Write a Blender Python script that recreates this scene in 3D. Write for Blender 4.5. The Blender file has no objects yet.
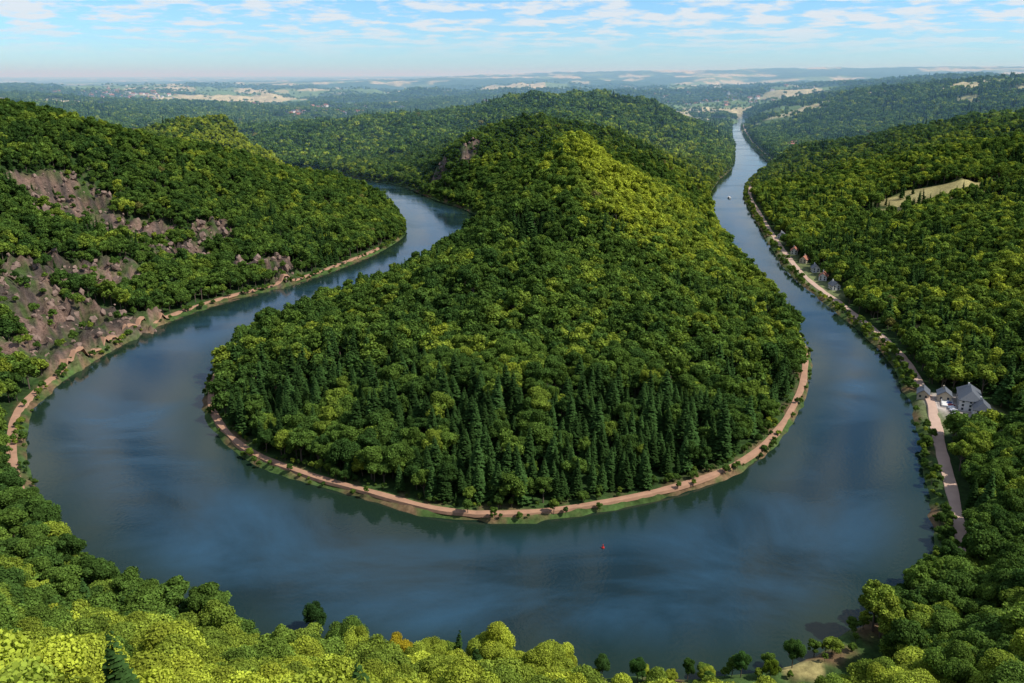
import bpy, bmesh, math
import numpy as np
from mathutils import Vector, Matrix
rng=np.random.default_rng(7)
S=bpy.context.scene
# ------------------------------------------------------------------ camera / survey helpers
F=804.0; PITCH=math.radians(18.3); CH=180.0
cp,sp=math.cos(PITCH),math.sin(PITCH)
def ray(px,py):
    dx=(px-512)/F; dy=(341.5-py)/F
    return dx, cp+dy*sp, -sp+dy*cp
def G(px,py,z=0.0):
    dx,y,zz=ray(px,py); t=(z-CH)/zz
    return (dx*t,y*t)
def R(px,py,t,tree=12.0):
    dx,y,zz=ray(px,py)
    return (dx*t,y*t,CH+zz*t-tree)
cam=bpy.data.cameras.new("camera"); camo=bpy.data.objects.new("camera",cam)
S.collection.objects.link(camo); S.camera=camo
cam.sensor_width=36; cam.lens=F/1024*36; cam.clip_start=0.5; cam.clip_end=120000
camo.location=(0,0,CH); camo.rotation_euler=(math.pi/2-PITCH,0,0)
# ------------------------------------------------------------------ noise
TB=np.random.default_rng(3).random((256,256)).astype(np.float32)
def vnoise(x,y):
    xf=np.floor(x); yf=np.floor(y)
    xi=xf.astype(np.int64)&255; yi=yf.astype(np.int64)&255
    u=x-xf; v=y-yf; u=u*u*(3-2*u); v=v*v*(3-2*v)
    x1=(xi+1)&255; y1=(yi+1)&255
    return (TB[xi,yi]*(1-u)+TB[x1,yi]*u)*(1-v)+(TB[xi,y1]*(1-u)+TB[x1,y1]*u)*v
def fbm(x,y,o=4,s=0.0):
    a=0.5;r=0;n=0
    for i in range(o):
        r=r+a*vnoise(x*2**i+13.7*i+s,y*2**i+7.3*i+s*1.7); n+=a; a*=0.5
    return r/n*2-1
def sst(a,b,x):
    t=np.clip((x-a)/(b-a),0,1); return t*t*(3-2*t)
# ------------------------------------------------------------------ river banks
outer=[(-900,1790),(-650,1660),(-460,1550),(-340,1440)]+[G(*p) for p in
 [(362,190),(385,203),(403,220),(406,234),(385,250),(350,265),(300,283),(230,301),(170,322),(120,347),(70,377),(35,410),(28,440),(33,475),(50,510),
  (90,560),(160,610),(250,645),(360,665),(480,672),(600,674),(700,676),(780,668),(840,637),(890,600),(925,565),(933,545),(928,500),(918,450),(908,400),
  (880,352),(835,312),(795,280),(772,250),(752,215),(743,195),(750,180),(768,165),(755,150),(745,138),(741,125)]]+[(1010,3500),(1120,4100)]
inner=[(1040,4100),(950,3500)]+[G(*p) for p in
 [(733,125),(732,140),(735,152),(733,167),(720,180),(711,195),(714,215),(728,245),(750,275),(785,312),(808,345),(812,372),(806,400),(785,437),(750,468),
  (690,493),(600,513),(520,523),(440,520),(370,502),(300,482),(240,457),(209,425),(203,398),(212,372),(235,345),(285,322),(345,300),(405,275),(455,247),
  (482,225),(470,212),(430,198),(400,186)]]+[(-280,1490),(-370,1610),(-620,1760),(-900,1900)]
K=12
def catmull(P,K=K):
    P=np.array(P,float); out=[]
    for i in range(len(P)-1):
        p0=P[max(i-1,0)];p1=P[i];p2=P[i+1];p3=P[min(i+2,len(P)-1)]
        for k in range(K):
            t=k/K
            out.append(0.5*((2*p1)+(-p0+p2)*t+(2*p0-5*p1+4*p2-p3)*t*t+(-p0+3*p1-3*p2+p3)*t**3))
    out.append(P[-1]); return np.array(out)
oc=catmull(outer); ic=catmull(inner)
def wob(c):
    t=np.gradient(c,axis=0);t/=np.linalg.norm(t,axis=1)[:,None]+1e-9
    n=np.stack([-t[:,1],t[:,0]],1); return c+n*(fbm(c[:,0]/14,c[:,1]/14,3,61)*2.0)[:,None]
poly=np.vstack([wob(oc),wob(ic)])
def offset(c,d):
    t=np.gradient(c,axis=0); t/=np.linalg.norm(t,axis=1)[:,None]+1e-9
    n=np.stack([-t[:,1],t[:,0]],1)
    return c+n*d
def resample(c,step):
    seg=np.linalg.norm(np.diff(c,axis=0),axis=1); s=np.r_[0,np.cumsum(seg)]
    q=np.arange(0,s[-1],step); return np.stack([np.interp(q,s,c[:,0]),np.interp(q,s,c[:,1])],1)
def smooth(c,n=3):
    for _ in range(n):
        c=c.copy(); c[1:-1]=(c[:-2]+2*c[1:-1]+c[2:])/4
    return c
def inside(x,y):
    r=np.zeros(x.shape,bool); n=len(poly); j=n-1
    for i in range(n):
        xi,yi=poly[i];xj,yj=poly[j]
        if yi!=yj:
            r^=((yi>y)!=(yj>y))&(x<(xj-xi)*(y-yi)/(yj-yi)+xi)
        j=i
    return r
def landside(c,d):
    a=offset(c,d); m=len(a)//2
    if inside(a[m:m+1,0],a[m:m+1,1])[0]: a=offset(c,-d)
    return smooth(resample(a,4.0),4)
lp=landside(oc[8*K:18*K+4],7.0)
rp=landside(oc[int(29.3*K):44*K],10.0)
pp=landside(ic[12*K:27*K],4.6)
GX0,GX1,GY0,GY1,GS=-1000,1500,60,4100,5.0
gx=np.arange(GX0,GX1,GS);gy=np.arange(GY0,GY1,GS)
GXm,GYm=np.meshgrid(gx,gy,indexing='ij')
def dgrid(pts):
    out=np.empty(GXm.shape,np.float32); px=pts[:,0].astype(np.float32)[None,:];py=pts[:,1].astype(np.float32)[None,:]
    fx=GXm.ravel().astype(np.float32);fy=GYm.ravel().astype(np.float32);o=out.ravel()
    for i in range(0,len(fx),8192):
        o[i:i+8192]=np.sqrt(((fx[i:i+8192,None]-px)**2+(fy[i:i+8192,None]-py)**2).min(1))
    return o.reshape(GXm.shape)
shore=np.vstack([resample(wob(oc),5),resample(wob(ic),5)])
D=dgrid(shore); ins=inside(GXm,GYm); D=np.where(ins,-D,D)
DP=dgrid(np.vstack([lp,rp,pp])[::2])
DPI=dgrid(pp[::2])
def gs(A,x,y,fill=2000.0):
    u=(x-GX0)/GS; v=(y-GY0)/GS
    ok=(u>=0)&(v>=0)&(u<A.shape[0]-1.01)&(v<A.shape[1]-1.01)
    u=np.clip(u,0,A.shape[0]-1.02);v=np.clip(v,0,A.shape[1]-1.02)
    i=u.astype(int);j=v.astype(int);fu=u-i;fv=v-j
    r=(A[i,j]*(1-fu)+A[i+1,j]*fu)*(1-fv)+(A[i,j+1]*(1-fu)+A[i+1,j+1]*fu)*fv
    return np.where(ok,r,fill)
# ------------------------------------------------------------------ height control points
C=[(0,345,8),(0,400,20),(20,480,34),(30,560,46),(45,650,60),(55,750,76),(66,840,95),(72,900,106),(74,990,76),(70,1100,62),
   (-110,470,14),(120,470,14),(-60,600,26),(130,620,26),(-20,800,46),(150,800,50),
   R(430,163,1300),R(470,137,1300),R(530,118,1350,12),R(620,138,1350),R(680,165,1300),
   R(470,110,2100),R(520,97,2100),R(600,93,2100),R(660,105,2100),R(700,125,2100),R(560,106,1750,36),
   (500,2600,40),(700,2900,8),(500,3200,8),(0,2700,30),
   R(0,98,900,20),R(60,108,950,18),R(120,122,1000,18),R(190,142,1050,16),R(250,160,1100),R(320,190,1100),
   R(150,240,750),R(60,220,780),R(0,180,720),R(0,300,560),R(0,370,470),
   R(190,128,1500,2),R(235,118,1500,0),R(300,136,1450,2),R(345,165,1290,26),(-560,1230,30),(-480,1720,12),(-420,1800,12),
   R(290,128,2050,8),R(340,124,2050,4),R(400,124,2000,6),R(455,130,1900),(-800,1200,90),(-900,1500,70),(-700,700,170),(-500,450,130),(-420,300,90),(-700,200,170),
   R(790,112,2800),R(850,92,2800),R(930,84,2800),R(1024,76,2800),(1900,3000,175),(1000,3400,30),(1200,3700,70),
   R(800,145,1500),R(870,135,1500),R(950,124,1500,6),R(1024,116,1500,4),(1100,1900,36),(800,2000,10),(1200,2250,50),(900,1750,30),
   R(930,187,1050,4),R(880,200,1030),R(1024,200,900),R(950,280,640),R(1024,260,620),R(1024,330,520),R(1024,400,430),(420,420,70),(560,560,90),(800,800,110),
   R(1024,480,345),R(1024,560,275),R(1024,600,240),R(1024,683,190),(260,200,75),(400,200,130),
   (0,0,164),(0,30,138),(0,60,100),(0,130,50),(0,175,18),(-60,130,56),(60,130,40),(-150,150,62),(-150,80,110),(140,90,82),(-100,190,22),(60,180,10),
   (-250,150,100),(200,100,90),(0,-100,170),(-300,-100,180),(300,-100,180),(-300,40,150),(300,40,150),
   R(0,560,260),R(0,620,210),R(0,520,300),
   (-900,2500,20),(-400,2700,12),(-1500,3000,60),(-700,3300,10),(-1500,2000,90),(-300,3500,10),(200,3500,20),(1600,2200,110),(1600,1200,130),(1600,500,160),(-1500,800,170),(-1500,0,190),(1500,-500,180),(-1500,-500,180),
   R(60,99,4600,10),R(200,104,5000,10),R(400,102,5000,10),R(560,94,5200,10),R(720,98,5600,2),R(800,92,5600,5),R(950,80,5000,5),(-4500,4000,150),(4800,4000,190),
   R(60,90,8000,0),R(200,88,8000,0),R(330,92,8500,0),R(480,86,8500,0),R(620,85,9000,0),R(740,92,9000,0),R(860,82,9000,0),R(1000,78,9000,0),
   R(40,84,15000,0),R(150,82,15000,0),R(300,82,16000,0),R(440,79,16000,0),R(520,73,15000,0),R(700,70,15000,0),R(880,67,15000,0),R(930,75,16000,0),R(1000,67,14000,0),
   (-30000,30000,100),(0,40000,150),(30000,30000,200),(-30000,0,200),(30000,0,200),(-15000,6000,170),(15000,6000,200)]
C=np.array(C,float)
sh=np.vstack([oc[::8],ic[::8]]); sh=np.hstack([sh,np.full((len(sh),1),2.0)])
C=np.vstack([C,sh])
def kern(x,y):
    return np.sqrt((x[:,None]-C[None,:,0])**2+(y[:,None]-C[None,:,1])**2+100.0)
n=len(C);A=np.zeros((n+1,n+1));A[:n,:n]=kern(C[:,0],C[:,1]);A[:n,n]=1;A[n,:n]=1
A[:n,:n]+=np.eye(n)*(-2.0)
W=np.linalg.solve(A,np.r_[C[:,2],0])
def rbf(x,y):
    o=np.empty(len(x))
    for i in range(0,len(x),20000): o[i:i+20000]=kern(x[i:i+20000],y[i:i+20000])@W[:n]+W[n]
    return o
ROCK=[];PADS=[]
def rockmask(x,y):
    m=np.zeros(x.shape)
    nn=fbm(x/16,y/16,4,5)
    for (cx,cy,rx,ry) in ROCK:
        q=((x-cx)/rx)**2+((y-cy)/ry)**2
        m=np.maximum(m,1-sst(0.6,1.0,q+nn*1.2))
    return m
def Hf(x,y):
    x=np.asarray(x,float);y=np.asarray(y,float);sh_=x.shape;x=x.ravel();y=y.ravel()
    d=gs(D,x,y); b=rbf(x,y); r=np.hypot(x,y)
    amp=sst(15,160,d)*sst(120,400,r)
    rid=1-np.abs(fbm(x/170,y/170,4,2))*2
    b=b+amp*(rid*16-10+fbm(x/60,y/60,3,9)*5)
    far=sst(2600,6000,r)
    b=b+far*((1-np.abs(fbm(x/1700,y/1100,4,4))*2.2)*100-56)*(1-sst(9000,14000,r)*0.6)
    b=np.maximum(b,3.0)
    h=2.2+(b-2.2)*sst(9,55,d)
    q=np.clip((d+4)/8,0,1)
    h=np.where(d<4,2.2*q-3*(1-q),h)
    if ROCK:
        m=rockmask(x,y); st=1-np.abs(fbm(x/13,y/13,5,21))*2
        h=h+m*(st*11-1.0)
    for (cx,cy,rr_,cz) in PADS:
        w=1-sst(rr_*.8,rr_*1.3,np.hypot(x-cx,y-cy)); h=h*(1-w)+cz*w
    return h.reshape(sh_)
def H1(x,y): return float(Hf(np.array([x]),np.array([y]))[0])
def hit(px,py,off=0.0):
    dx,dy,dz=ray(px,py); t=np.concatenate([np.arange(60,1500,2.5),np.arange(1500,9000,12)])
    x=dx*t;y=dy*t;z=CH+dz*t; h=Hf(x,y)+off; k=np.where(z<h)[0]
    i=k[0] if len(k) else -1
    return x[i],y[i],h[i]-off
rk=[]
for (px,py,w,hh) in [(60,216,40,34),(128,236,44,28),(172,250,40,24),(215,235,26,16),(268,268,30,20),(10,290,24,56),(75,325,54,36),(36,356,36,24),(112,272,26,22),(330,205,14,8),(470,150,16,8),(438,174,14,7),(28,190,20,12)]:
    x,y,z=hit(px,py,4); t=math.hypot(x,y)
    rk.append((x,y,w/F*t*1.1,hh/F*t*2.0))
ROCK=rk
hx,hy,_=hit(962,408,0)
HOUSES=[(823,280,.4,'red'),(834,289,.9,'slate'),(804,263,.2,'cream'),(815,272,.7,'slate'),(794,254,.5,'red'),(781,238,.3,'slate')]
HP=[hit(a,b,0)[:2] for a,b,_,_ in HOUSES]
MEADOW=[]
for (px,py,w,hh) in [(932,192,46,115),(888,218,24,80),(1000,188,20,90),(925,335,5,70),(802,668,24,12)]:
    x,y,z=hit(px,py,0); t=math.hypot(x,y); MEADOW.append((x,y,w/F*t,hh/2,0))
MEADOW.append((hx-6,hy-10,26,30,1))
for a in HP: MEADOW.append((a[0]-8,a[1]-12,12,21,1))
def meadowmask(x,y,kind=None):
    m=np.zeros(x.shape); nn=fbm(x/25,y/25,3,8)
    for (cx,cy,rx,ry,kd) in MEADOW:
        if kind is not None and kd!=kind: continue
        q=((x-cx)/rx)**2+((y-cy)/ry)**2
        m=np.maximum(m,1-sst(0.8,1.1,q+nn*0.4))
    return m
PADS=[(hx,hy,20,4.0)]
def farmask(x,y):
    r=np.hypot(x,y); m=fbm(x/700,y/700,4,31)
    v=sst(0.02,0.12,m-0.08)*sst(2500,3300,r)
    v=np.maximum(v,sst(3000,3300,y)*(1-sst(350,700,np.abs(x-y*0.26)))*sst(-.3,.0,m))
    v=np.maximum(v,sst(2900,3100,y)*(1-sst(300,500,np.abs(x+y*0.22)))*(1-sst(4200,4700,y))*sst(-.2,.1,m))
    return v
# ------------------------------------------------------------------ node helpers
def mat(name):
    m=bpy.data.materials.new(name); m.use_nodes=True; nt=m.node_tree; nt.nodes.clear(); return m,nt
def N(nt,t,**k):
    n=nt.nodes.new(t)
    for a,b in k.items(): setattr(n,a,b)
    return n
def simple(name,col,rough=0.8,noise=0.25,scale=2.0):
    m,nt=mat(name); o=N(nt,'ShaderNodeOutputMaterial'); p=N(nt,'ShaderNodeBsdfPrincipled'); p.inputs['Roughness'].default_value=rough
    tc=N(nt,'ShaderNodeNewGeometry'); nz=N(nt,'ShaderNodeTexNoise'); nz.inputs['Scale'].default_value=scale;nz.inputs['Detail'].default_value=5
    nt.links.new(tc.outputs['Position'],nz.inputs['Vector'])
    mx=N(nt,'ShaderNodeMix',data_type='RGBA'); mx.inputs[6].default_value=(*[c*(1-noise) for c in col],1); mx.inputs[7].default_value=(*[min(1,c*(1+noise)) for c in col],1)
    nt.links.new(nz.outputs['Fac'],mx.inputs[0]); nt.links.new(mx.outputs[2],p.inputs['Base Color']); nt.links.new(p.outputs[0],o.inputs[0])
    return m
def obj(name,verts,faces,m=None,parent=None,link=True):
    me=bpy.data.meshes.new(name); me.from_pydata([tuple(v) for v in verts],[],[tuple(f) for f in faces])
    if m: me.materials.append(m)
    ob=bpy.data.objects.new(name,me)
    if link: S.collection.objects.link(ob)
    if parent: ob.parent=parent
    return ob
# ------------------------------------------------------------------ terrain sheet (polar grid)
NA,NR=820,640
u=np.linspace(-1,1,NA); th=math.radians(88)*(0.52*u+0.48*u**3)
rr=np.exp(np.linspace(math.log(3),math.log(45000),NR))
TH,RR=np.meshgrid(th,rr,indexing='ij')
X=RR*np.sin(TH);Y=RR*np.cos(TH)
Z=Hf(X,Y)
xf,yf,zf=X.ravel(),Y.ravel(),Z.ravel()
co=np.stack([xf,yf,zf],1).astype(np.float32)
me=bpy.data.meshes.new("terrain"); nv=len(co)
i=np.arange(NA-1)[:,None]*NR+np.arange(NR-1)[None,:]
q=np.stack([i,i+1,i+NR+1,i+NR],-1).reshape(-1,4)[:, ::-1]
me.vertices.add(nv);me.vertices.foreach_set('co',co.ravel())
me.loops.add(q.size);me.loops.foreach_set('vertex_index',q.ravel().astype(np.int32))
me.polygons.add(len(q));me.polygons.foreach_set('loop_start',np.arange(0,q.size,4,dtype=np.int32));me.polygons.foreach_set('loop_total',np.full(len(q),4,np.int32))
me.polygons.foreach_set('use_smooth',np.ones(len(q),bool))
me.update();me.validate()
d=gs(D,xf,yf)
def mixc(a,b,m): return a*(1-m[:,None])+np.array(b)[None,:]*m[:,None]
col=np.tile(np.array([[0.03,0.06,0.015]]),(nv,1))
nn=fbm(xf/9,yf/9,3,3)
bank=(1-sst(7,12,d))*(d>-20)
col=mixc(col,(0.055,0.095,0.025),bank)
col=mixc(col,(0.18,0.105,0.06),bank*sst(-0.05,0.35,nn)*.85)
fm=farmask(xf,yf)
fn=vnoise(np.floor(xf/170)+.5,np.floor((yf+xf*.3)/230)+.5)
col=mixc(col,(0.12,0.18,0.06),fm)
col=mixc(col,(0.42,0.36,0.20),fm*(fn>0.5))
col=mixc(col,(0.30,0.25,0.10),meadowmask(xf,yf,0))
col=mixc(col,(0.13,0.15,0.06),meadowmask(xf,yf,1))
hp=1-sst(14,19,np.hypot(xf-hx+2,(yf-hy)*.8)); col=mixc(col,(0.40,0.34,0.29),hp)
rm=rockmask(xf,yf)
strat=vnoise(xf/7,yf/30+zf/3)
col=mixc(col,(0.21,0.135,0.10),rm); col=mixc(col,(0.085,0.066,0.054),rm*sst(.4,.65,strat)); col=mixc(col,(0.06,0.09,0.025),rm*sst(.0,.25,fbm(xf/10,yf/10,3,14)))
ca=me.color_attributes.new("cover",'FLOAT_COLOR','POINT'); ca.data.foreach_set('color',np.hstack([col,np.ones((nv,1))]).astype(np.float32).ravel())
ra=me.attributes.new("rock",'FLOAT','POINT'); ra.data.foreach_set('value',rm.astype(np.float32))
ter=bpy.data.objects.new("terrain",me);S.collection.objects.link(ter)
m,nt=mat("terrain_ground"); L=nt.links.new
o=N(nt,'ShaderNodeOutputMaterial');p=N(nt,'ShaderNodeBsdfPrincipled');p.inputs['Roughness'].default_value=0.95;p.inputs['Specular IOR Level'].default_value=0.1
a=N(nt,'ShaderNodeAttribute',attribute_name="cover");ar=N(nt,'ShaderNodeAttribute',attribute_name="rock")
g=N(nt,'ShaderNodeNewGeometry');n1=N(nt,'ShaderNodeTexNoise');n1.inputs['Scale'].default_value=0.35;n1.inputs['Detail'].default_value=8;n1.inputs['Roughness'].default_value=0.7
L(g.outputs['Position'],n1.inputs['Vector'])
mr=N(nt,'ShaderNodeMapRange');mr.inputs[1].default_value=0.3;mr.inputs[2].default_value=0.7;mr.inputs[3].default_value=0.45;mr.inputs[4].default_value=1.5;L(n1.outputs['Fac'],mr.inputs[0])
n2=N(nt,'ShaderNodeTexNoise');n2.inputs['Scale'].default_value=0.02;n2.inputs['Detail'].default_value=6;L(g.outputs['Position'],n2.inputs['Vector'])
mr2=N(nt,'ShaderNodeMapRange');mr2.inputs[1].default_value=0.3;mr2.inputs[2].default_value=0.7;mr2.inputs[3].default_value=0.7;mr2.inputs[4].default_value=1.3;L(n2.outputs['Fac'],mr2.inputs[0])
mu=N(nt,'ShaderNodeMath',operation='MULTIPLY');L(mr.outputs[0],mu.inputs[0]);L(mr2.outputs[0],mu.inputs[1])
vm=N(nt,'ShaderNodeVectorMath',operation='SCALE');L(a.outputs['Color'],vm.inputs[0]);L(mu.outputs[0],vm.inputs['Scale'])
L(vm.outputs[0],p.inputs['Base Color'])
bp=N(nt,'ShaderNodeBump');bp.inputs['Distance'].default_value=3.0;L(n1.outputs['Fac'],bp.inputs['Height'])
ms=N(nt,'ShaderNodeMath',operation='MULTIPLY_ADD');L(ar.outputs['Fac'],ms.inputs[0]);ms.inputs[1].default_value=0.8;ms.inputs[2].default_value=0.2;L(ms.outputs[0],bp.inputs['Strength'])
L(bp.outputs[0],p.inputs['Normal']);L(p.outputs[0],o.inputs[0])
me.materials.append(m)
# ------------------------------------------------------------------ water
m,nt=mat("river_water");L=nt.links.new
o=N(nt,'ShaderNodeOutputMaterial');p=N(nt,'ShaderNodeBsdfPrincipled')
p.inputs['IOR'].default_value=1.33
g=N(nt,'ShaderNodeNewGeometry');n1=N(nt,'ShaderNodeTexNoise');n1.inputs['Scale'].default_value=0.6;n1.inputs['Detail'].default_value=6
L(g.outputs['Position'],n1.inputs['Vector'])
n2=N(nt,'ShaderNodeTexNoise');n2.inputs['Scale'].default_value=0.008;n2.inputs['Detail'].default_value=8;n2.inputs['Roughness'].default_value=.6;n2.inputs['Distortion'].default_value=.8
mp=N(nt,'ShaderNodeMapping');mp.inputs['Scale'].default_value=(1,1.8,1);mp.inputs['Rotation'].default_value=(0,0,.5);mp.inputs['Location'].default_value=(140,30,0);L(g.outputs['Position'],mp.inputs[0]);L(mp.outputs[0],n2.inputs['Vector'])
cr=N(nt,'ShaderNodeValToRGB');cr.color_ramp.elements[0].position=0.42;cr.color_ramp.elements[0].color=(0.010,0.024,0.027,1);cr.color_ramp.elements[1].position=0.70;cr.color_ramp.elements[1].color=(0.022,0.066,0.105,1)
L(n2.outputs['Fac'],cr.inputs[0])
da=N(nt,'ShaderNodeAttribute',attribute_name="shallow_reflection")
dm=N(nt,'ShaderNodeMix',data_type='RGBA');L(da.outputs['Fac'],dm.inputs[0]);L(cr.outputs[0],dm.inputs[6]);dm.inputs[7].default_value=(0.012,0.026,0.015,1);L(dm.outputs[2],p.inputs['Base Color'])  # dark green along banks: shallow water plus bank reflection painted into base colour
mr=N(nt,'ShaderNodeMapRange');mr.inputs[1].default_value=0.42;mr.inputs[2].default_value=0.62;mr.inputs[3].default_value=0.03;mr.inputs[4].default_value=0.18;L(n2.outputs['Fac'],mr.inputs[0]);L(mr.outputs[0],p.inputs['Roughness'])
bp=N(nt,'ShaderNodeBump');bp.inputs['Distance'].default_value=0.07;bp.inputs['Strength'].default_value=0.5;L(n1.outputs['Fac'],bp.inputs['Height']);L(bp.outputs[0],p.inputs['Normal'])
L(p.outputs[0],o.inputs[0])
nx_,ny_=300,480;wx=np.linspace(-1000,1400,nx_);wy=np.linspace(80,4200,ny_);WX,WY=np.meshgrid(wx,wy,indexing='ij')
wat=obj("river",np.stack([WX.ravel(),WY.ravel(),np.zeros(WX.size)],1).tolist(),[(i*ny_+j,(i+1)*ny_+j,(i+1)*ny_+j+1,i*ny_+j+1) for i in range(nx_-1) for j in range(ny_-1)],m)
dw=-gs(D,WX.ravel(),WY.ravel());wa=wat.data.attributes.new("shallow_reflection",'FLOAT','POINT');wa.data.foreach_set('value',(1-sst(2,30,dw)).astype(np.float32))
# ------------------------------------------------------------------ paths
def ribbon(name,c,w,m,dz=0.35):
    t=np.gradient(c,axis=0);t/=np.linalg.norm(t,axis=1)[:,None];nn=np.stack([-t[:,1],t[:,0]],1)
    v=[];f=[]
    ww=w*(1+0.35*fbm(c[:,0]/15,c[:,1]/15,2,3))
    offs=[-0.62,-0.5,0,0.5,0.62]
    P=[c+nn*(ww*o_)[:,None] for o_ in offs]
    zc=Hf(c[:,0],c[:,1])
    for k in range(len(c)):
        for j,o_ in enumerate(offs):
            v.append((P[j][k,0],P[j][k,1],zc[k]+(dz+0.06*(j==2) if 0<j<4 else -0.9)))
    for k in range(len(c)-1):
        for j in range(4): f.append((k*5+j,k*5+j+1,k*5+j+6,k*5+j+5))
    return obj(name,v,f,m)
dirt=simple("dirt_path",(0.36,0.20,0.12),0.95,0.35,0.3)
gravel=simple("gravel_road",(0.46,0.31,0.225),0.95,0.2,0.25)
ribbon("towpath",pp,3.2,dirt);ribbon("footpath",lp,3.8,dirt);ribbon("riverside_road",rp,5.0,gravel)
# ------------------------------------------------------------------ tree prototypes
def foliage(name,const=None,trans=0.2):
    m,nt=mat(name);L=nt.links.new;o=N(nt,'ShaderNodeOutputMaterial')
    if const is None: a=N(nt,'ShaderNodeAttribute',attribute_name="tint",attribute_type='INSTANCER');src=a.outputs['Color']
    else: a=N(nt,'ShaderNodeRGB');a.outputs[0].default_value=(*const,1);src=a.outputs[0]
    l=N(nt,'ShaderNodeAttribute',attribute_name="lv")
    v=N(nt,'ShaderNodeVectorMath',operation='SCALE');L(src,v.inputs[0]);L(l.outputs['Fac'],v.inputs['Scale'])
    d_=N(nt,'ShaderNodeBsdfDiffuse');t_=N(nt,'ShaderNodeBsdfTranslucent');L(v.outputs[0],d_.inputs[0])
    tm=N(nt,'ShaderNodeMix',data_type='RGBA',blend_type='MULTIPLY');tm.inputs[0].default_value=1;tm.inputs[7].default_value=(1.5,1.5,0.6,1);L(v.outputs[0],tm.inputs[6]);L(tm.outputs[2],t_.inputs[0])
    x=N(nt,'ShaderNodeMixShader');x.inputs[0].default_value=trans;L(d_.outputs[0],x.inputs[1]);L(t_.outputs[0],x.inputs[2]);L(x.outputs[0],o.inputs[0])
    return m
FOL=foliage("foliage");BARK=simple("bark",(0.12,0.09,0.065),0.9,0.3,3)
ico={}
def icosphere(sub):
    if sub in ico: return ico[sub]
    bm=bmesh.new();bmesh.ops.create_icosphere(bm,subdivisions=sub,radius=1)
    v=np.array([x.co[:] for x in bm.verts]);bm.verts.ensure_lookup_table();f=[[x.index for x in fc.verts] for fc in bm.faces];bm.free()
    ico[sub]=(v,f);return ico[sub]
class MB:
    def __init__(s): s.v=[];s.f=[];s.lv=[];s.mi=[]
    def add(s,v,f,lv,mi):
        b=len(s.v);s.v.extend(map(tuple,v));s.f.extend([tuple(i+b for i in q) for q in f]);s.lv.extend(list(lv) if hasattr(lv,'__len__') else [lv]*len(v));s.mi.extend([mi]*len(f))
    def tube(s,a,b,ra,rb,n=6,mi=1):
        a=np.array(a,float);b=np.array(b,float);d=b-a;d/=np.linalg.norm(d);u=np.cross(d,[0.3,0.9,0.1]);u/=np.linalg.norm(u);w=np.cross(d,u)
        v=[a+ra*(math.cos(t)*u+math.sin(t)*w) for t in np.linspace(0,2*math.pi,n,endpoint=False)]+[b+rb*(math.cos(t)*u+math.sin(t)*w) for t in np.linspace(0,2*math.pi,n,endpoint=False)]
        s.add(v,[(i,(i+1)%n,n+(i+1)%n,n+i) for i in range(n)]+[tuple(range(n))[::-1],tuple(range(n,2*n))],1.0,mi)
    def box(s,c,sz,mi=0,rot=0):
        x,y,z=c;a,b,h=sz[0]/2,sz[1]/2,sz[2]/2;cr_,sr=math.cos(rot),math.sin(rot)
        v=[(x+p*cr_-q*sr,y+p*sr+q*cr_,z+r) for r in (-h,h) for p,q in ((-a,-b),(a,-b),(a,b),(-a,b))]
        s.add(v,[(0,3,2,1),(4,5,6,7),(0,1,5,4),(1,2,6,5),(2,3,7,6),(3,0,4,7)],1,mi)
    def leaves(s,P,Nn,size,g,lv):
        n=len(P);r=g.normal(size=(n,3));u=np.cross(Nn,r);u/=np.linalg.norm(u,axis=1)[:,None]+1e-9;w=np.cross(Nn,u)
        sz=(size*g.uniform(0.6,1.35,n))[:,None]
        a=P-u*sz*.5;c=P+u*sz*.5;b=P-w*sz*.38+Nn*sz*.12;d=P+w*sz*.38-Nn*sz*.12
        V=np.stack([a,b,c,d],1).reshape(-1,3)
        s.add(V,[(4*i,4*i+1,4*i+2,4*i+3) for i in range(n)],np.repeat(lv,4),0)
    def build(s,name,mf=None,mats=None):
        me=bpy.data.meshes.new(name);me.from_pydata(s.v,[],s.f)
        for q in (mats or [mf or FOL,BARK]): me.materials.append(q)
        me.polygons.foreach_set('material_index',s.mi)
        a=me.attributes.new("lv",'FLOAT','POINT');a.data.foreach_set('value',np.array(s.lv,np.float32))
        return bpy.data.objects.new(name,me)
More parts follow.
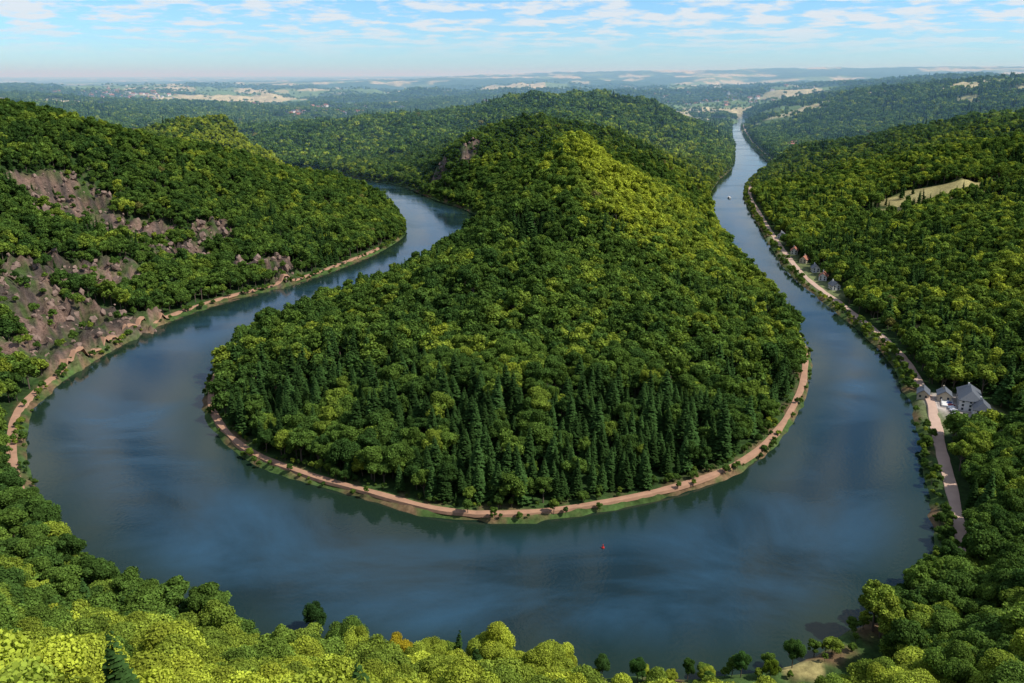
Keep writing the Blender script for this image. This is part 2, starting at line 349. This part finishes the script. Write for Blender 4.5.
def broadleaf(name,seed,nl,ls,Rr=5.2,Ht=16.0,hull=2,mf=None,nlobe=15):
    g=np.random.default_rng(seed);b=MB()
    cz=Ht*0.62;rz=Ht*0.36
    lobes=[(np.array([0,0,cz+rz*.2]),Rr*.58)]
    for k in range(nlobe):
        t=2.4*k+g.uniform(-.4,.4);e=g.uniform(-.5,1.0);ce=math.sqrt(max(0,1-e*e))
        c=np.array([math.cos(t)*Rr*.68*ce,math.sin(t)*Rr*.68*ce,cz+e*rz*.7]);c+=g.normal(size=3)*.4
        lobes.append((c,Rr*g.uniform(.2,.44)))
    lc=np.array([l[0] for l in lobes]);lr=np.array([l[1] for l in lobes])
    ll=g.uniform(.72,1.28,len(lobes))
    v0,f0=icosphere(hull)
    for c,r in lobes:
        vv=v0*(1+0.16*g.normal(size=(len(v0),1)))*r*.8+c
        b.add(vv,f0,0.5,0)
    pr=lr**2/np.sum(lr**2);ii=g.choice(len(lobes),nl*2,p=pr)
    nv_=g.normal(size=(nl*2,3));nv_[:,2]+=0.35;nv_/=np.linalg.norm(nv_,axis=1)[:,None]
    P=lc[ii]+nv_*(lr[ii]*g.uniform(.80,1.18,nl*2))[:,None]
    dd=np.linalg.norm(P[:,None,:]-lc[None],axis=2)/lr[None];dd[np.arange(len(ii)),ii]=9
    ok=dd.min(1)>.8;P=P[ok][:nl];nv2=nv_[ok][:nl];ii=ii[ok][:nl]
    nj=nv2+g.normal(size=nv2.shape)*.5;nj/=np.linalg.norm(nj,axis=1)[:,None]
    b.leaves(P,nj,ls,g,ll[ii]*g.uniform(.65,1.35,len(P)))
    b.tube((0,0,-1.5),(0.1,0,Ht*.42),.34,.24)
    for k in range(5):
        c=lobes[(1+k*2)%len(lobes)][0];b.tube((0.1,0,Ht*.3+k*.2),c,.16,.05,5)
    return b.build(name,mf)
def conifer(name,seed,tiers,per,Rr=3.7,Ht=21.0,mf=None):
    g=np.random.default_rng(seed);b=MB()
    b.tube((0,0,-1.5),(0,0,Ht*.97),.3,.04,6)
    n=9;v=[(0,0,Ht*.95)]
    lev=5
    for k in range(1,lev+1):
        q=k/lev
        for i in range(n):
            t=2*math.pi*i/n;r=Rr*.55*q*g.uniform(.85,1.15);v.append((r*math.cos(t),r*math.sin(t),Ht*(.95-.80*q)))
    f=[(0,1+i,1+(i+1)%n) for i in range(n)]+[(1+k*n+i,1+k*n+n+i,1+k*n+n+(i+1)%n,1+k*n+(i+1)%n) for k in range(lev-1) for i in range(n)]
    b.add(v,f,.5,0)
    for k in range(tiers):
        q=(k+.5)/tiers;z=Ht*(1-.86*q**.95);r=Rr*(q**.75)+.25
        m_=max(5,int(per*(0.35+.65*q)))
        for j in range(m_):
            t=g.uniform(0,2*math.pi);rr_=r*g.uniform(.65,1.18);zz=z+g.normal()*.25
            d=np.array([math.cos(t),math.sin(t),0]);s=np.array([-d[1],d[0],0]);w=.30+.22*rr_*.8
            a0=d*rr_*.25+np.array([0,0,zz+.15]);a1=d*rr_*.72+s*w+np.array([0,0,zz-.22*rr_+g.normal()*.1]);a2=d*rr_+np.array([0,0,zz-.18*rr_]);a3=d*rr_*.72-s*w+np.array([0,0,zz-.22*rr_])
            l=g.uniform(.65,1.35)
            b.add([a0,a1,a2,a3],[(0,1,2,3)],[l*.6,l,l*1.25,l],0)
    return b.build(name,mf)
RS=[5.2,4.6,5.6,4.9,4.2];HS=[16,17,15,16,18]
protos=[]
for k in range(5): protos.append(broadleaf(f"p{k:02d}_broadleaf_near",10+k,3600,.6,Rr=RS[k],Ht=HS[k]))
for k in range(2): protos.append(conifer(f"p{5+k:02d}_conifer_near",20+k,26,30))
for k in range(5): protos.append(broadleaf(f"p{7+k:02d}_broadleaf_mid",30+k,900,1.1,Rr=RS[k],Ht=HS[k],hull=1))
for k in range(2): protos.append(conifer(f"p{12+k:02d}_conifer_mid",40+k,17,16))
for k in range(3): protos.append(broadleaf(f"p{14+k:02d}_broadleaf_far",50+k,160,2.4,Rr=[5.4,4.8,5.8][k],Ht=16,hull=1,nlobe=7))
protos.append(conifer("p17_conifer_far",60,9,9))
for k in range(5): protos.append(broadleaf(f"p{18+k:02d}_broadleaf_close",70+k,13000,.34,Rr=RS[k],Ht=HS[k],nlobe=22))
PC=bpy.data.collections.new("tree_kit")
for o_ in protos: PC.objects.link(o_)
# ------------------------------------------------------------------ scatter
def scatter(sp_,r0,r1,ang):
    ymax=r1;xmax=r1*math.sin(ang)
    a=np.arange(-xmax,xmax,sp_);b=np.arange(max(0,r0*math.cos(ang)),ymax,sp_)
    x,y=np.meshgrid(a,b);x=x+(np.arange(len(b))%2)[:,None]*sp_*.5
    x=x.ravel()+rng.uniform(-.48,.48,x.size)*sp_;y=y.ravel()+rng.uniform(-.48,.48,y.size)*sp_
    r=np.hypot(x,y);t=np.abs(np.arctan2(x,y));k=(r>=r0)&(r<r1)&(t<ang)
    return x[k],y[k]
sets=[]
for (s_,r0,r1,ang,lev) in [(7.2,38,215,math.radians(50),0),(6.0,215,430,math.radians(50),0),(7.0,430,1700,math.radians(42),1),(10.5,1700,4800,math.radians(38),2),(26,4800,9500,math.radians(36),3)]:
    x,y=scatter(s_,r0,r1,ang);sets.append((x,y,np.full(len(x),lev)))
bs=np.vstack([landside(oc,2.0),landside(oc,5.0),landside(ic,1.6),landside(ic[12*K:27*K],8.5)]);bs=bs[rng.random(len(bs))<.8]
bs=bs+rng.normal(size=bs.shape)*1.0
sets.append((bs[:,0],bs[:,1],np.where(np.hypot(bs[:,0],bs[:,1])<430,0,1)))
nb=len(bs)
x=np.concatenate([s[0] for s in sets]);y=np.concatenate([s[1] for s in sets]);lev=np.concatenate([s[2] for s in sets])
isb=np.zeros(len(x),bool);isb[-nb:]=True
d=gs(D,x,y);dp=gs(DP,x,y);dpi=gs(DPI,x,y);rd=rng.random(len(x))
rightbank=(x>180)&(dpi>30);leftbank=(x<-90)&(dpi>30)&(dp<30)
k=(d>np.where(isb,.3,2.0))&(dp>np.where(isb,np.where(rightbank,3.4,2.6),np.where(dpi<30,3.4,np.where(rightbank,5.8,5.2))))
between=(dp<12)&(d<10)&(~isb)
k&=(~between)|(rd<np.where(leftbank,.25,.45))
innerb=isb&(dpi<12)&(d<5); k&=(~innerb)|(rd<.35+.55*(fbm(x/30,y/30,2,9)>0.0))
lbk=isb&leftbank&(dp<12);k&=(~lbk)|(rd<.25+.5*(fbm(x/30,y/30,2,19)>0.05))
k&=~((rockmask(x,y)>.35)&(rd>.20))
k&=~((meadowmask(x,y)>.4)&(rd>.03))
k&=~(np.hypot(x-hx+2,(y-hy))<22)
for a_ in HP: k&=np.hypot(x-a_[0],y-a_[1])>8.5
k&=~((farmask(x,y)>.45)&(rd>.07))
gap=(x>15)&(x<118)&(y>150)&(y<240)&(d<34)
k&=~(gap&(rd>.35))
YT=hit(398,640,15)
SPEC=[("yellow_leaf_tree",YT[0],YT[1],1.0,(.34,.27,.02),'b'),("dark_bank_tree",*hit(315,622,8)[:2],.95,(.035,.075,.02),'b')]
for (px,py,s_,c_,kd) in [(790,662,.72,(.07,.14,.03),'b'),(739,672,.6,(.06,.13,.03),'b'),(686,676,.5,(.05,.1,.02),'b'),(636,679,.6,(.05,.11,.025),'b'),(601,676,.6,(.06,.12,.03),'b'),(768,675,.5,(.14,.2,.02),'b'),(655,682,.42,(.06,.13,.03),'b'),(962,560,.7,(.05,.12,.02),'b'),(706,684,.4,(.08,.15,.03),'b')]:
    gx_,gy_=G(px,py,2);SPEC.append(("riverside_tree",gx_,gy_-2,s_,c_,kd))
for q_ in SPEC[:2]: k&=np.hypot(x-q_[1],y-q_[2])>6
k&=~((np.hypot(x-YT[0],y-YT[1]+8)<7))
x,y,lev,d,dp,rd,isb,dpi,gap=[v[k] for v in (x,y,lev,d,dp,rd,isb,dpi,gap)]
h=Hf(x,y);r=np.hypot(x,y);n_=len(x)
cn=fbm(x/70,y/70,3,44)
pen=(y>290)&(y<640)&(np.abs(x)<215)&(r>280)
pcon=np.where(pen,sst(-.28,.20,cn+(440-y)/420)*.82,np.where(x>250,sst(.0,.3,cn)*.6,sst(.12,.35,cn)*.5))
pcon=np.where(y<240,0.03,pcon);pcon=np.where((x<-150)&(y<700),pcon*.25,pcon)
con=(rng.random(n_)<pcon)&(d>9)&(~isb)
idx=np.where(lev==0,np.where(con,5+rng.integers(0,2,n_),rng.integers(0,5,n_)),
    np.where(lev==1,np.where(con,12+rng.integers(0,2,n_),7+rng.integers(0,5,n_)),
    np.where(con,17,14+rng.integers(0,3,n_))))
idx=np.where((r<215)&(~con),18+rng.integers(0,5,n_),idx)
small=(((dp<12)&(d<10))|(d<6))&(y>235)
sc=rng.uniform(.62,1.16,n_)*np.where(con,rng.uniform(.7,1.15,n_),1)
sc=np.where(r<215,rng.uniform(.7,1.2,n_),sc)
sc=np.where(small,rng.uniform(.22,.5,n_),sc)
sc=np.where(isb,rng.uniform(.12,.36,n_)*np.where(dpi<12,.8,1.1),sc)
sc=np.where(gap,rng.uniform(.15,.45,n_),sc)
sc=np.where(lev==2,sc*1.25,sc);sc=np.where(lev==3,sc*1.7,sc)
sc=np.where(rockmask(x,y)>.2,sc*.5,sc)
szz=rng.uniform(.85,1.15,n_);szz=np.where(lev==3,.75,szz)
sx=sc*rng.uniform(.92,1.2,n_)*np.where(con,rng.uniform(.85,1.2,n_),1.1)
scl=np.stack([sx,sx*rng.uniform(.9,1.1,n_),sc*szz],1)
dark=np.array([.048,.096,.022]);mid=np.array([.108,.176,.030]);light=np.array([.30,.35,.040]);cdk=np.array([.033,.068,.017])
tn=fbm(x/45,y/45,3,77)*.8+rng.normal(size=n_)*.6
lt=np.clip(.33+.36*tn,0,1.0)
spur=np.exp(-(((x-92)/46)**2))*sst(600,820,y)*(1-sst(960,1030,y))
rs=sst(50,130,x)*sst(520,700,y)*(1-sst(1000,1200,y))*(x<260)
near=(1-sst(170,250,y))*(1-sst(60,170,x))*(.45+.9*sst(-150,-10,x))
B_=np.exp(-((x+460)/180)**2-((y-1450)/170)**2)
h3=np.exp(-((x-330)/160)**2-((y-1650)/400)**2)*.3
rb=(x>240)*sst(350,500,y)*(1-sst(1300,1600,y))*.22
lt=np.clip(lt+spur*.85+rs*.4+near*.48+B_*.6+rb+h3,0,1.15)  # sunlit patches on crest, slopes and foreground painted in as lighter leaf tint
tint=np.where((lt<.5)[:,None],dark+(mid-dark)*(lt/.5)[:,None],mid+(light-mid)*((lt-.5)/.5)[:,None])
tint=np.where(con[:,None],cdk*rng.uniform(.7,1.5,(n_,1)),tint)
odd=(rng.random(n_)<.003)&(~con)&(lev>0);tint=np.where(odd[:,None],np.array([.18,.17,.05]),tint)
pm=bpy.data.meshes.new("forest");pm.vertices.add(n_);pm.vertices.foreach_set('co',np.stack([x,y,h-.3],1).astype(np.float32).ravel())
def at(pm,nm,ty,data,key):
    a=pm.attributes.new(nm,ty,'POINT');a.data.foreach_set(key,data.ravel())
at(pm,"idx",'INT',idx.astype(np.int32),'value');at(pm,"scl",'FLOAT_VECTOR',scl.astype(np.float32),'vector')
rot=np.stack([rng.normal(size=n_)*.05,rng.normal(size=n_)*.05,rng.uniform(0,6.283,n_)],1).astype(np.float32)
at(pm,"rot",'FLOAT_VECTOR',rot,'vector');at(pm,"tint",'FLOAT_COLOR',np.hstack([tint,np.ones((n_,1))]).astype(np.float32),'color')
def instancer(name,coll):
    ng=bpy.data.node_groups.new(name,'GeometryNodeTree')
    ng.interface.new_socket("Geometry",in_out='INPUT',socket_type='NodeSocketGeometry');ng.interface.new_socket("Geometry",in_out='OUTPUT',socket_type='NodeSocketGeometry')
    gi=ng.nodes.new('NodeGroupInput');go=ng.nodes.new('NodeGroupOutput');ip=ng.nodes.new('GeometryNodeInstanceOnPoints')
    ci=ng.nodes.new('GeometryNodeCollectionInfo');ci.inputs[0].default_value=coll;ci.inputs['Separate Children'].default_value=True;ci.inputs['Reset Children'].default_value=True
    def na(nm,t):
        q=ng.nodes.new('GeometryNodeInputNamedAttribute');q.data_type=t;q.inputs[0].default_value=nm;return q.outputs[0]
    l=ng.links.new
    l(gi.outputs[0],ip.inputs['Points']);l(ci.outputs[0],ip.inputs['Instance']);ip.inputs['Pick Instance'].default_value=True
    l(na("idx",'INT'),ip.inputs['Instance Index']);l(na("scl",'FLOAT_VECTOR'),ip.inputs['Scale'])
    er=ng.nodes.new('FunctionNodeEulerToRotation');l(na("rot",'FLOAT_VECTOR'),er.inputs[0]);l(er.outputs[0],ip.inputs['Rotation'])
    l(ip.outputs[0],go.inputs[0]);return ng
def inst_obj(name,coll,P,idx,scl,rot,tint=None):
    pm=bpy.data.meshes.new(name);pm.vertices.add(len(P));pm.vertices.foreach_set('co',np.asarray(P,np.float32).ravel())
    at(pm,"idx",'INT',np.asarray(idx,np.int32),'value');at(pm,"scl",'FLOAT_VECTOR',np.asarray(scl,np.float32),'vector');at(pm,"rot",'FLOAT_VECTOR',np.asarray(rot,np.float32),'vector')
    ob=bpy.data.objects.new(name,pm);S.collection.objects.link(ob);md=ob.modifiers.new("instances",'NODES');md.node_group=instancer(name+"_scatter",coll);return ob
fo=bpy.data.objects.new("forest",pm);S.collection.objects.link(fo)
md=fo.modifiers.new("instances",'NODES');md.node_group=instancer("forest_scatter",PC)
for i_,(nm,tx,ty,s_,c_,kd) in enumerate(SPEC):
    mf=foliage(nm+"_leaves",c_)
    o_=broadleaf(nm,100+i_,9000,.36,mf=mf,Rr=RS[i_%5],Ht=HS[i_%5],nlobe=22)
    S.collection.objects.link(o_);o_.location=(tx,ty,H1(tx,ty)-.3);o_.scale=(s_*.85,s_*.85,s_);o_.rotation_euler=(0,0,i_*1.3)
# ------------------------------------------------------------------ rock outcrops
RM=simple("rock_face",(0.21,0.14,0.105),0.95,0.5,0.35)
rc=bpy.data.collections.new("rock_kit")
for k in range(4):
    g=np.random.default_rng(200+k);v,f=icosphere(3);v=v.copy()
    for _ in range(16):
        nrm=g.normal(size=3);nrm/=np.linalg.norm(nrm);dd=v@nrm;lim=g.uniform(.45,.85);v=v-np.outer(np.maximum(dd-lim,0),nrm)
    v*=1+.04*g.normal(size=(len(v),1))
    rc.objects.link(obj(f"r{k}_crag",v,f,RM,link=False))
px_,py_=scatter(5.5,300,1400,math.radians(42));mk=rockmask(px_,py_);kk=(mk>.5)&(rng.random(len(px_))<.34);px_,py_=px_[kk],py_[kk]
sz=rng.uniform(1.2,4.2,len(px_));inst_obj("rock_outcrop",rc,np.stack([px_,py_,Hf(px_,py_)],1),rng.integers(0,4,len(px_)),np.stack([sz,sz*.8,sz*rng.uniform(.7,1.5,len(px_))],1),np.stack([rng.normal(size=len(px_))*.3,rng.normal(size=len(px_))*.3,rng.uniform(0,6.3,len(px_))],1))
# ------------------------------------------------------------------ buildings
WHITE=simple("white_render",(.66,.64,.60),.8,.06,.8);SLATE=simple("slate_roof",(.085,.095,.11),.6,.3,1.5);REDT=simple("red_tile_roof",(.30,.11,.06),.8,.3,1.5);GLASS=simple("window_glass",(.03,.04,.05),.15,.2,1);WOOD=simple("brown_timber",(.16,.09,.05),.8,.3,2);CREAM=simple("cream_render",(.50,.42,.30),.8,.08,.8)
def empty(name,loc,ang):
    e=bpy.data.objects.new(name,None);S.collection.objects.link(e);e.location=loc;e.rotation_euler=(0,0,ang);return e
def part(mb,name,mats,parent):
    o_=mb.build(name,mats=mats);S.collection.objects.link(o_);o_.parent=parent;return o_
def house(name,loc,ang,Lx,Wy,Hh,rh,wall,roof,fl=2,hip=0.0,E=None,off=(0,0)):
    E=E or empty(name,loc,ang);ox,oy=off
    b=MB();b.box((ox,oy,Hh/2-1.5),(Lx,Wy,Hh+3),0)
    v=[(ox-Lx/2,oy-Wy/2,Hh),(ox-Lx/2,oy+Wy/2,Hh),(ox-Lx/2+hip*Wy/2,oy,Hh+rh*.96),(ox+Lx/2,oy-Wy/2,Hh),(ox+Lx/2,oy+Wy/2,Hh),(ox+Lx/2-hip*Wy/2,oy,Hh+rh*.96)]
    if hip==0: b.add(v,[(0,2,1),(3,4,5)],1,0)
    part(b,"walls",[wall],E)
    b=MB();ov=.6;z0=Hh-ov*rh/(Wy/2)+.12;X0,X1,Y0,Y1=ox-Lx/2-ov,ox+Lx/2+ov,oy-Wy/2-ov,oy+Wy/2+ov;hh=hip*Wy/2
    top=[(X0,Y0,z0),(X1,Y0,z0),(X1,Y1,z0),(X0,Y1,z0),(X0+hh+.0,oy,Hh+rh+.12),(X1-hh,oy,Hh+rh+.12)]
    low=[(a_,b_,c_-.22) for a_,b_,c_ in top]
    b.add(top+low,[(0,1,5,4),(2,3,4,5),(3,0,4),(1,2,5)][:4 if hip else 2]+[(7,6,10,11),(9,8,11,10),(0,6,7,1),(2,8,9,3),(3,9,6,0),(1,7,8,2)][:6 if hip else 4],1,0)
    part(b,"roof",[roof],E)
    b=MB();b.box((ox+Lx*.25,oy+.8,Hh+rh*.8+.7),(.8,.8,2.2),0);part(b,"chimney",[wall],E)
    b=MB();fh=Hh/fl
    for s in (-1,1):
        nW=max(2,int(Lx/2.8))
        for i in range(nW):
            for j in range(fl):
                if s==-1 and j==0 and i==nW//2: continue
                b.box((ox-Lx/2+Lx*(i+.5)/nW,oy+s*(Wy/2),fh*j+fh*.55),(1.2,.12,1.4),0)
        nW=max(2,int(Wy/3.2))
        for i in range(nW):
            for j in range(fl): b.box((ox+s*(Lx/2),oy-Wy/2+Wy*(i+.5)/nW,fh*j+fh*.55),(.12,1.1,1.4),0)
    part(b,"windows",[GLASS],E)
    b=MB();nW=max(2,int(Lx/2.8));b.box((ox-Lx/2+Lx*(nW//2+.5)/nW,oy-Wy/2,1.1),(1.3,.14,2.2),0);part(b,"door",[WOOD],E)
    return E
E=house("riverside_hotel",(hx+3,hy,4.0),1.15,20,11,6.5,4.2,WHITE,SLATE,3,hip=.8)
house("",None,0,11,8,5,3.6,WHITE,SLATE,2,hip=.6,E=E,off=(-13,-5))
house("",None,0,8,7,4,2.5,CREAM,SLATE,1,hip=0,E=E,off=(4,12))
b=MB();b.box((-2,10.6,.5),(12,6,1.0),0)
for i in range(9): b.box((-8+i*1.5,13.5,1.5),(.12,.12,1.0),0)
b.box((-2,13.5,2.0),(12.2,.16,.12),0);part(b,"terrace",[WHITE],E)
house("garden_house",(hx-15,hy+15,H1(hx-15,hy+15)),1.1,9,6,3.4,2.4,CREAM,SLATE,1)
for (a_,b_,an,rf),(X_,Y_) in zip(HOUSES,HP):
    house("village_house",(X_,Y_,H1(X_,Y_)+.3),an+.7,rng.uniform(8,10.5),6.8,3.8,3.0,CREAM if rf=='cream' else WHITE,REDT if rf in('red','cream') else SLATE,2)
TY=simple("tyre_rubber",(.02,.02,.02),.8,.1,4)
def car(loc,ang,c_):
    E=empty("parked_car",loc,ang);pm_=simple("car_paint",c_,.3,.03,1)
    prof=[(-2.1,.35),(-2.15,.8),(-1.9,.95),(-1.45,1.0),(-.95,1.42),(.45,1.45),(1.05,.98),(1.9,.85),(2.15,.65),(2.15,.35)]
    n=len(prof);v=[(a,-.85*(1 if z<1.1 else .82),z) for a,z in prof]+[(a,.85*(1 if z<1.1 else .82),z) for a,z in prof]
    b=MB();b.add(v,[tuple(range(n)),tuple(range(2*n-1,n-1,-1))]+[(i,i+n,(i+1)%n+n,(i+1)%n) for i in range(n)],1,0);part(b,"body",[pm_],E)
    b=MB()
    for s in (-1,1): b.add([(-1.25,s*.80,1.05),(.8,s*.80,1.05),(.35,s*.74,1.36),(-.85,s*.74,1.36)],[(0,1,2,3)],1,0)
    b.add([(.52,-.66,1.415),(.52,.66,1.415),(1.0,.74,1.045),(1.0,-.74,1.045)],[(0,1,2,3)],1,0);part(b,"windows",[GLASS],E)
    b=MB()
    for a in (-1.3,1.3):
        for s in (-1,1): b.tube((a,s*.66,.33),(a,s*.88,.33),.33,.33,12,0)
    part(b,"wheels",[TY],E)
for i,c_ in enumerate([(.7,.7,.7),(.05,.06,.08),(.5,.5,.52),(.7,.7,.7),(.3,.03,.03),(.06,.1,.25),(.7,.7,.7)]):
    X_,Y_=hx-11+i*.9,hy-14+i*3.1;car((X_,Y_,H1(X_,Y_)+.12),.2,c_)
vk=bpy.data.collections.new("house_kit")
for k,(w_,rf) in enumerate([(WHITE,REDT),(WHITE,SLATE),(CREAM,REDT)]):
    b=MB();b.box((0,0,1.5),(12,9,9),0);b.add([(-6.5,-5.2,5.6),(6.5,-5.2,5.6),(6.5,5.2,5.6),(-6.5,5.2,5.6),(-6.5,0,9.5),(6.5,0,9.5)],[(0,1,5,4),(2,3,4,5),(3,0,4),(1,2,5)],1,1)
    for s in (-1,1):
        for i in range(3): b.box((-4+i*4,s*4.5,2.5),(1.4,.2,1.6),2)
    vk.objects.link(b.build(f"h{k}",mats=[w_,rf,GLASS]))
VP=[]
for (px,py,t,sx_,sy_,n__) in [(335,122,3500,130,110,260),(320,118,4300,260,200,140),(740,108,4600,230,300,130),(700,104,5600,260,300,60),(120,103,5200,160,200,160),(140,100,6200,250,300,60),(820,100,5200,300,200,30),(790,132,2100,50,60,14)]:
    c_=R(px,py,t,0);VP.append(np.stack([c_[0]+rng.normal(size=n__)*sx_,c_[1]+rng.normal(size=n__)*sy_],1))
VP=np.vstack(VP);VP=VP[gs(D,VP[:,0],VP[:,1])>25];nV=len(VP)
s_=rng.uniform(.9,1.8,nV);inst_obj("distant_village",vk,np.stack([VP[:,0],VP[:,1],Hf(VP[:,0],VP[:,1])+.5],1),rng.integers(0,3,nV),np.stack([s_*rng.uniform(.8,1.6,nV),s_,s_],1),np.stack([np.zeros(nV),np.zeros(nV),rng.uniform(0,3.1,nV)],1))
for i,(px,t) in enumerate([(488,14500),(519,15000),(546,14800),(566,15200),(428,15500),(846,14500)]):
    dx,dy,dz=ray(px,74);X_,Y_=dx*t,dy*t;b=MB();b.tube((0,0,-10),(0,0,95),3.2,1.6,8,0);b.box((0,0,96),(4,9,4),0)
    for k in range(3):
        a_=k*2.094+i;b.tube((0,-5,96),(math.sin(a_)*48,-5,96+math.cos(a_)*48),2.0,.5,4,0)
    o_=b.build("wind_turbine",mats=[WHITE]);S.collection.objects.link(o_);o_.location=(X_,Y_,H1(X_,Y_))
def boat(name,loc,ang,Lb):
    E=empty(name,loc,ang);b=MB();st=[(-.5,.16),(-.3,.19),(0,.2),(.25,.16),(.4,.09),(.5,.01)]
    v=[];
    for s_,w_ in st: v+=[(s_*Lb,-w_*Lb,.09*Lb),(s_*Lb,-w_*Lb*.6,-.04*Lb),(s_*Lb,w_*Lb*.6,-.04*Lb),(s_*Lb,w_*Lb,.09*Lb)]
    f=[(0,1,2,3)]
    for i in range(5):
        for j in range(3): f.append((i*4+j,i*4+4+j,i*4+5+j,i*4+1+j))
        f.append((i*4+3,i*4+7,i*4+4,i*4))
    b.add(v,f,1,0);part(b,"hull",[WHITE],E)
    b=MB();b.box((-.08*Lb,0,.14*Lb),(.4*Lb,.26*Lb,.1*Lb),0);b.box((-.08*Lb,0,.20*Lb),(.46*Lb,.3*Lb,.02*Lb),0);part(b,"cabin",[WHITE],E)
    b=MB();b.box((-.08*Lb,0,.15*Lb),(.41*Lb,.265*Lb,.05*Lb),0);part(b,"windows",[GLASS],E)
x_,y_=G(729,198);boat("excursion_boat",(x_,y_,0.3),1.7,10)
x_,y_=G(603,548);RB=simple("red_buoy_paint",(.5,.03,.02),.4,.1,3);b=MB();b.tube((0,0,-.3),(0,0,.4),.6,.6,14,0);b.tube((0,0,.4),(0,0,1.4),.36,.1,12,0);b.tube((0,0,1.4),(0,0,1.7),.16,.16,8,0)
o_=b.build("navigation_buoy",mats=[RB]);S.collection.objects.link(o_);o_.location=(x_,y_,0)
# ------------------------------------------------------------------ light & sky
sun_el=math.radians(49);az=math.radians(102)
sd=Vector((math.sin(az)*math.cos(sun_el),math.cos(az)*math.cos(sun_el),math.sin(sun_el)))
sl=bpy.data.lights.new("sun",'SUN');sl.energy=5.0;sl.angle=math.radians(.5);sl.color=(1,.96,.88)
so=bpy.data.objects.new("sun",sl);S.collection.objects.link(so);so.rotation_euler=sd.to_track_quat('Z','Y').to_euler()
w=bpy.data.worlds.new("World");S.world=w;w.use_nodes=True;nt=w.node_tree;nt.nodes.clear();L=nt.links.new
sk=N(nt,'ShaderNodeTexSky',sky_type='NISHITA');sk.sun_disc=False;sk.sun_elevation=sun_el;sk.sun_rotation=az;sk.altitude=300;sk.air_density=1.0;sk.dust_density=.2;sk.ozone_density=3.0
tc=N(nt,'ShaderNodeTexCoord');sx_=N(nt,'ShaderNodeSeparateXYZ');L(tc.outputs['Generated'],sx_.inputs[0])
zc=N(nt,'ShaderNodeMath',operation='MAXIMUM');L(sx_.outputs[2],zc.inputs[0]);zc.inputs[1].default_value=0.0
za=N(nt,'ShaderNodeMath',operation='ADD');L(zc.outputs[0],za.inputs[0]);za.inputs[1].default_value=.02
lg=N(nt,'ShaderNodeMath',operation='LOGARITHM');L(za.outputs[0],lg.inputs[0]);lg.inputs[1].default_value=math.e
zm=N(nt,'ShaderNodeMath',operation='MULTIPLY');L(lg.outputs[0],zm.inputs[0]);zm.inputs[1].default_value=.45
cv=N(nt,'ShaderNodeCombineXYZ');L(sx_.outputs[0],cv.inputs[0]);L(sx_.outputs[1],cv.inputs[1]);L(zm.outputs[0],cv.inputs[2])
c1=N(nt,'ShaderNodeTexNoise');c1.inputs['Scale'].default_value=24;c1.inputs['Detail'].default_value=8;c1.inputs['Roughness'].default_value=.56;L(cv.outputs[0],c1.inputs['Vector'])
c2=N(nt,'ShaderNodeTexNoise');c2.inputs['Scale'].default_value=4;c2.inputs['Detail'].default_value=2;L(cv.outputs[0],c2.inputs['Vector'])
ad=N(nt,'ShaderNodeMath',operation='MULTIPLY_ADD');L(c2.outputs['Fac'],ad.inputs[0]);ad.inputs[1].default_value=.25;L(c1.outputs['Fac'],ad.inputs[2])
mr=N(nt,'ShaderNodeMapRange');mr.inputs[1].default_value=.575;mr.inputs[2].default_value=.70;mr.inputs[4].default_value=.85;L(ad.outputs[0],mr.inputs[0])
fd=N(nt,'ShaderNodeMapRange');fd.inputs[1].default_value=.016;fd.inputs[2].default_value=.052;L(sx_.outputs[2],fd.inputs[0])
cm=N(nt,'ShaderNodeMath',operation='MULTIPLY');L(mr.outputs[0],cm.inputs[0]);L(fd.outputs[0],cm.inputs[1])
tg=N(nt,'ShaderNodeMapRange');tg.inputs[1].default_value=0.0;tg.inputs[2].default_value=.12;L(sx_.outputs[2],tg.inputs[0])
tt=N(nt,'ShaderNodeMix',data_type='RGBA');L(tg.outputs[0],tt.inputs[0]);tt.inputs[6].default_value=(.56,.93,1.34,1);tt.inputs[7].default_value=(.66,.95,1.24,1)
tin=N(nt,'ShaderNodeMix',data_type='RGBA',blend_type='MULTIPLY');tin.inputs[0].default_value=1;L(tt.outputs[2],tin.inputs[7]);L(sk.outputs[0],tin.inputs[6])
cx=N(nt,'ShaderNodeMix',data_type='RGBA');L(cm.outputs[0],cx.inputs[0]);L(tin.outputs[2],cx.inputs[6]);cx.inputs[7].default_value=(6.2,6.5,6.8,1)
bg=N(nt,'ShaderNodeBackground');bg.inputs[1].default_value=.13;wo=N(nt,'ShaderNodeOutputWorld');L(cx.outputs[2],bg.inputs[0]);L(bg.outputs[0],wo.inputs[0])
# haze over the distant valley
m,nt=mat("air_haze");o=N(nt,'ShaderNodeOutputMaterial');vs=N(nt,'ShaderNodeVolumeScatter');vs.inputs['Color'].default_value=(.36,.70,1,1);vs.inputs['Density'].default_value=1.2e-4
nt.links.new(vs.outputs[0],o.inputs['Volume'])
a=60000;y0=1250;vb=[(-a,y0,-50),(a,y0,-50),(a,a,-50),(-a,a,-50),(-a,y0,340),(a,y0,340),(a,a,340),(-a,a,340)]
obj("haze",vb,[(0,3,2,1),(4,5,6,7),(0,1,5,4),(1,2,6,5),(2,3,7,6),(3,0,4,7)],m)
S.view_settings.view_transform='Standard'
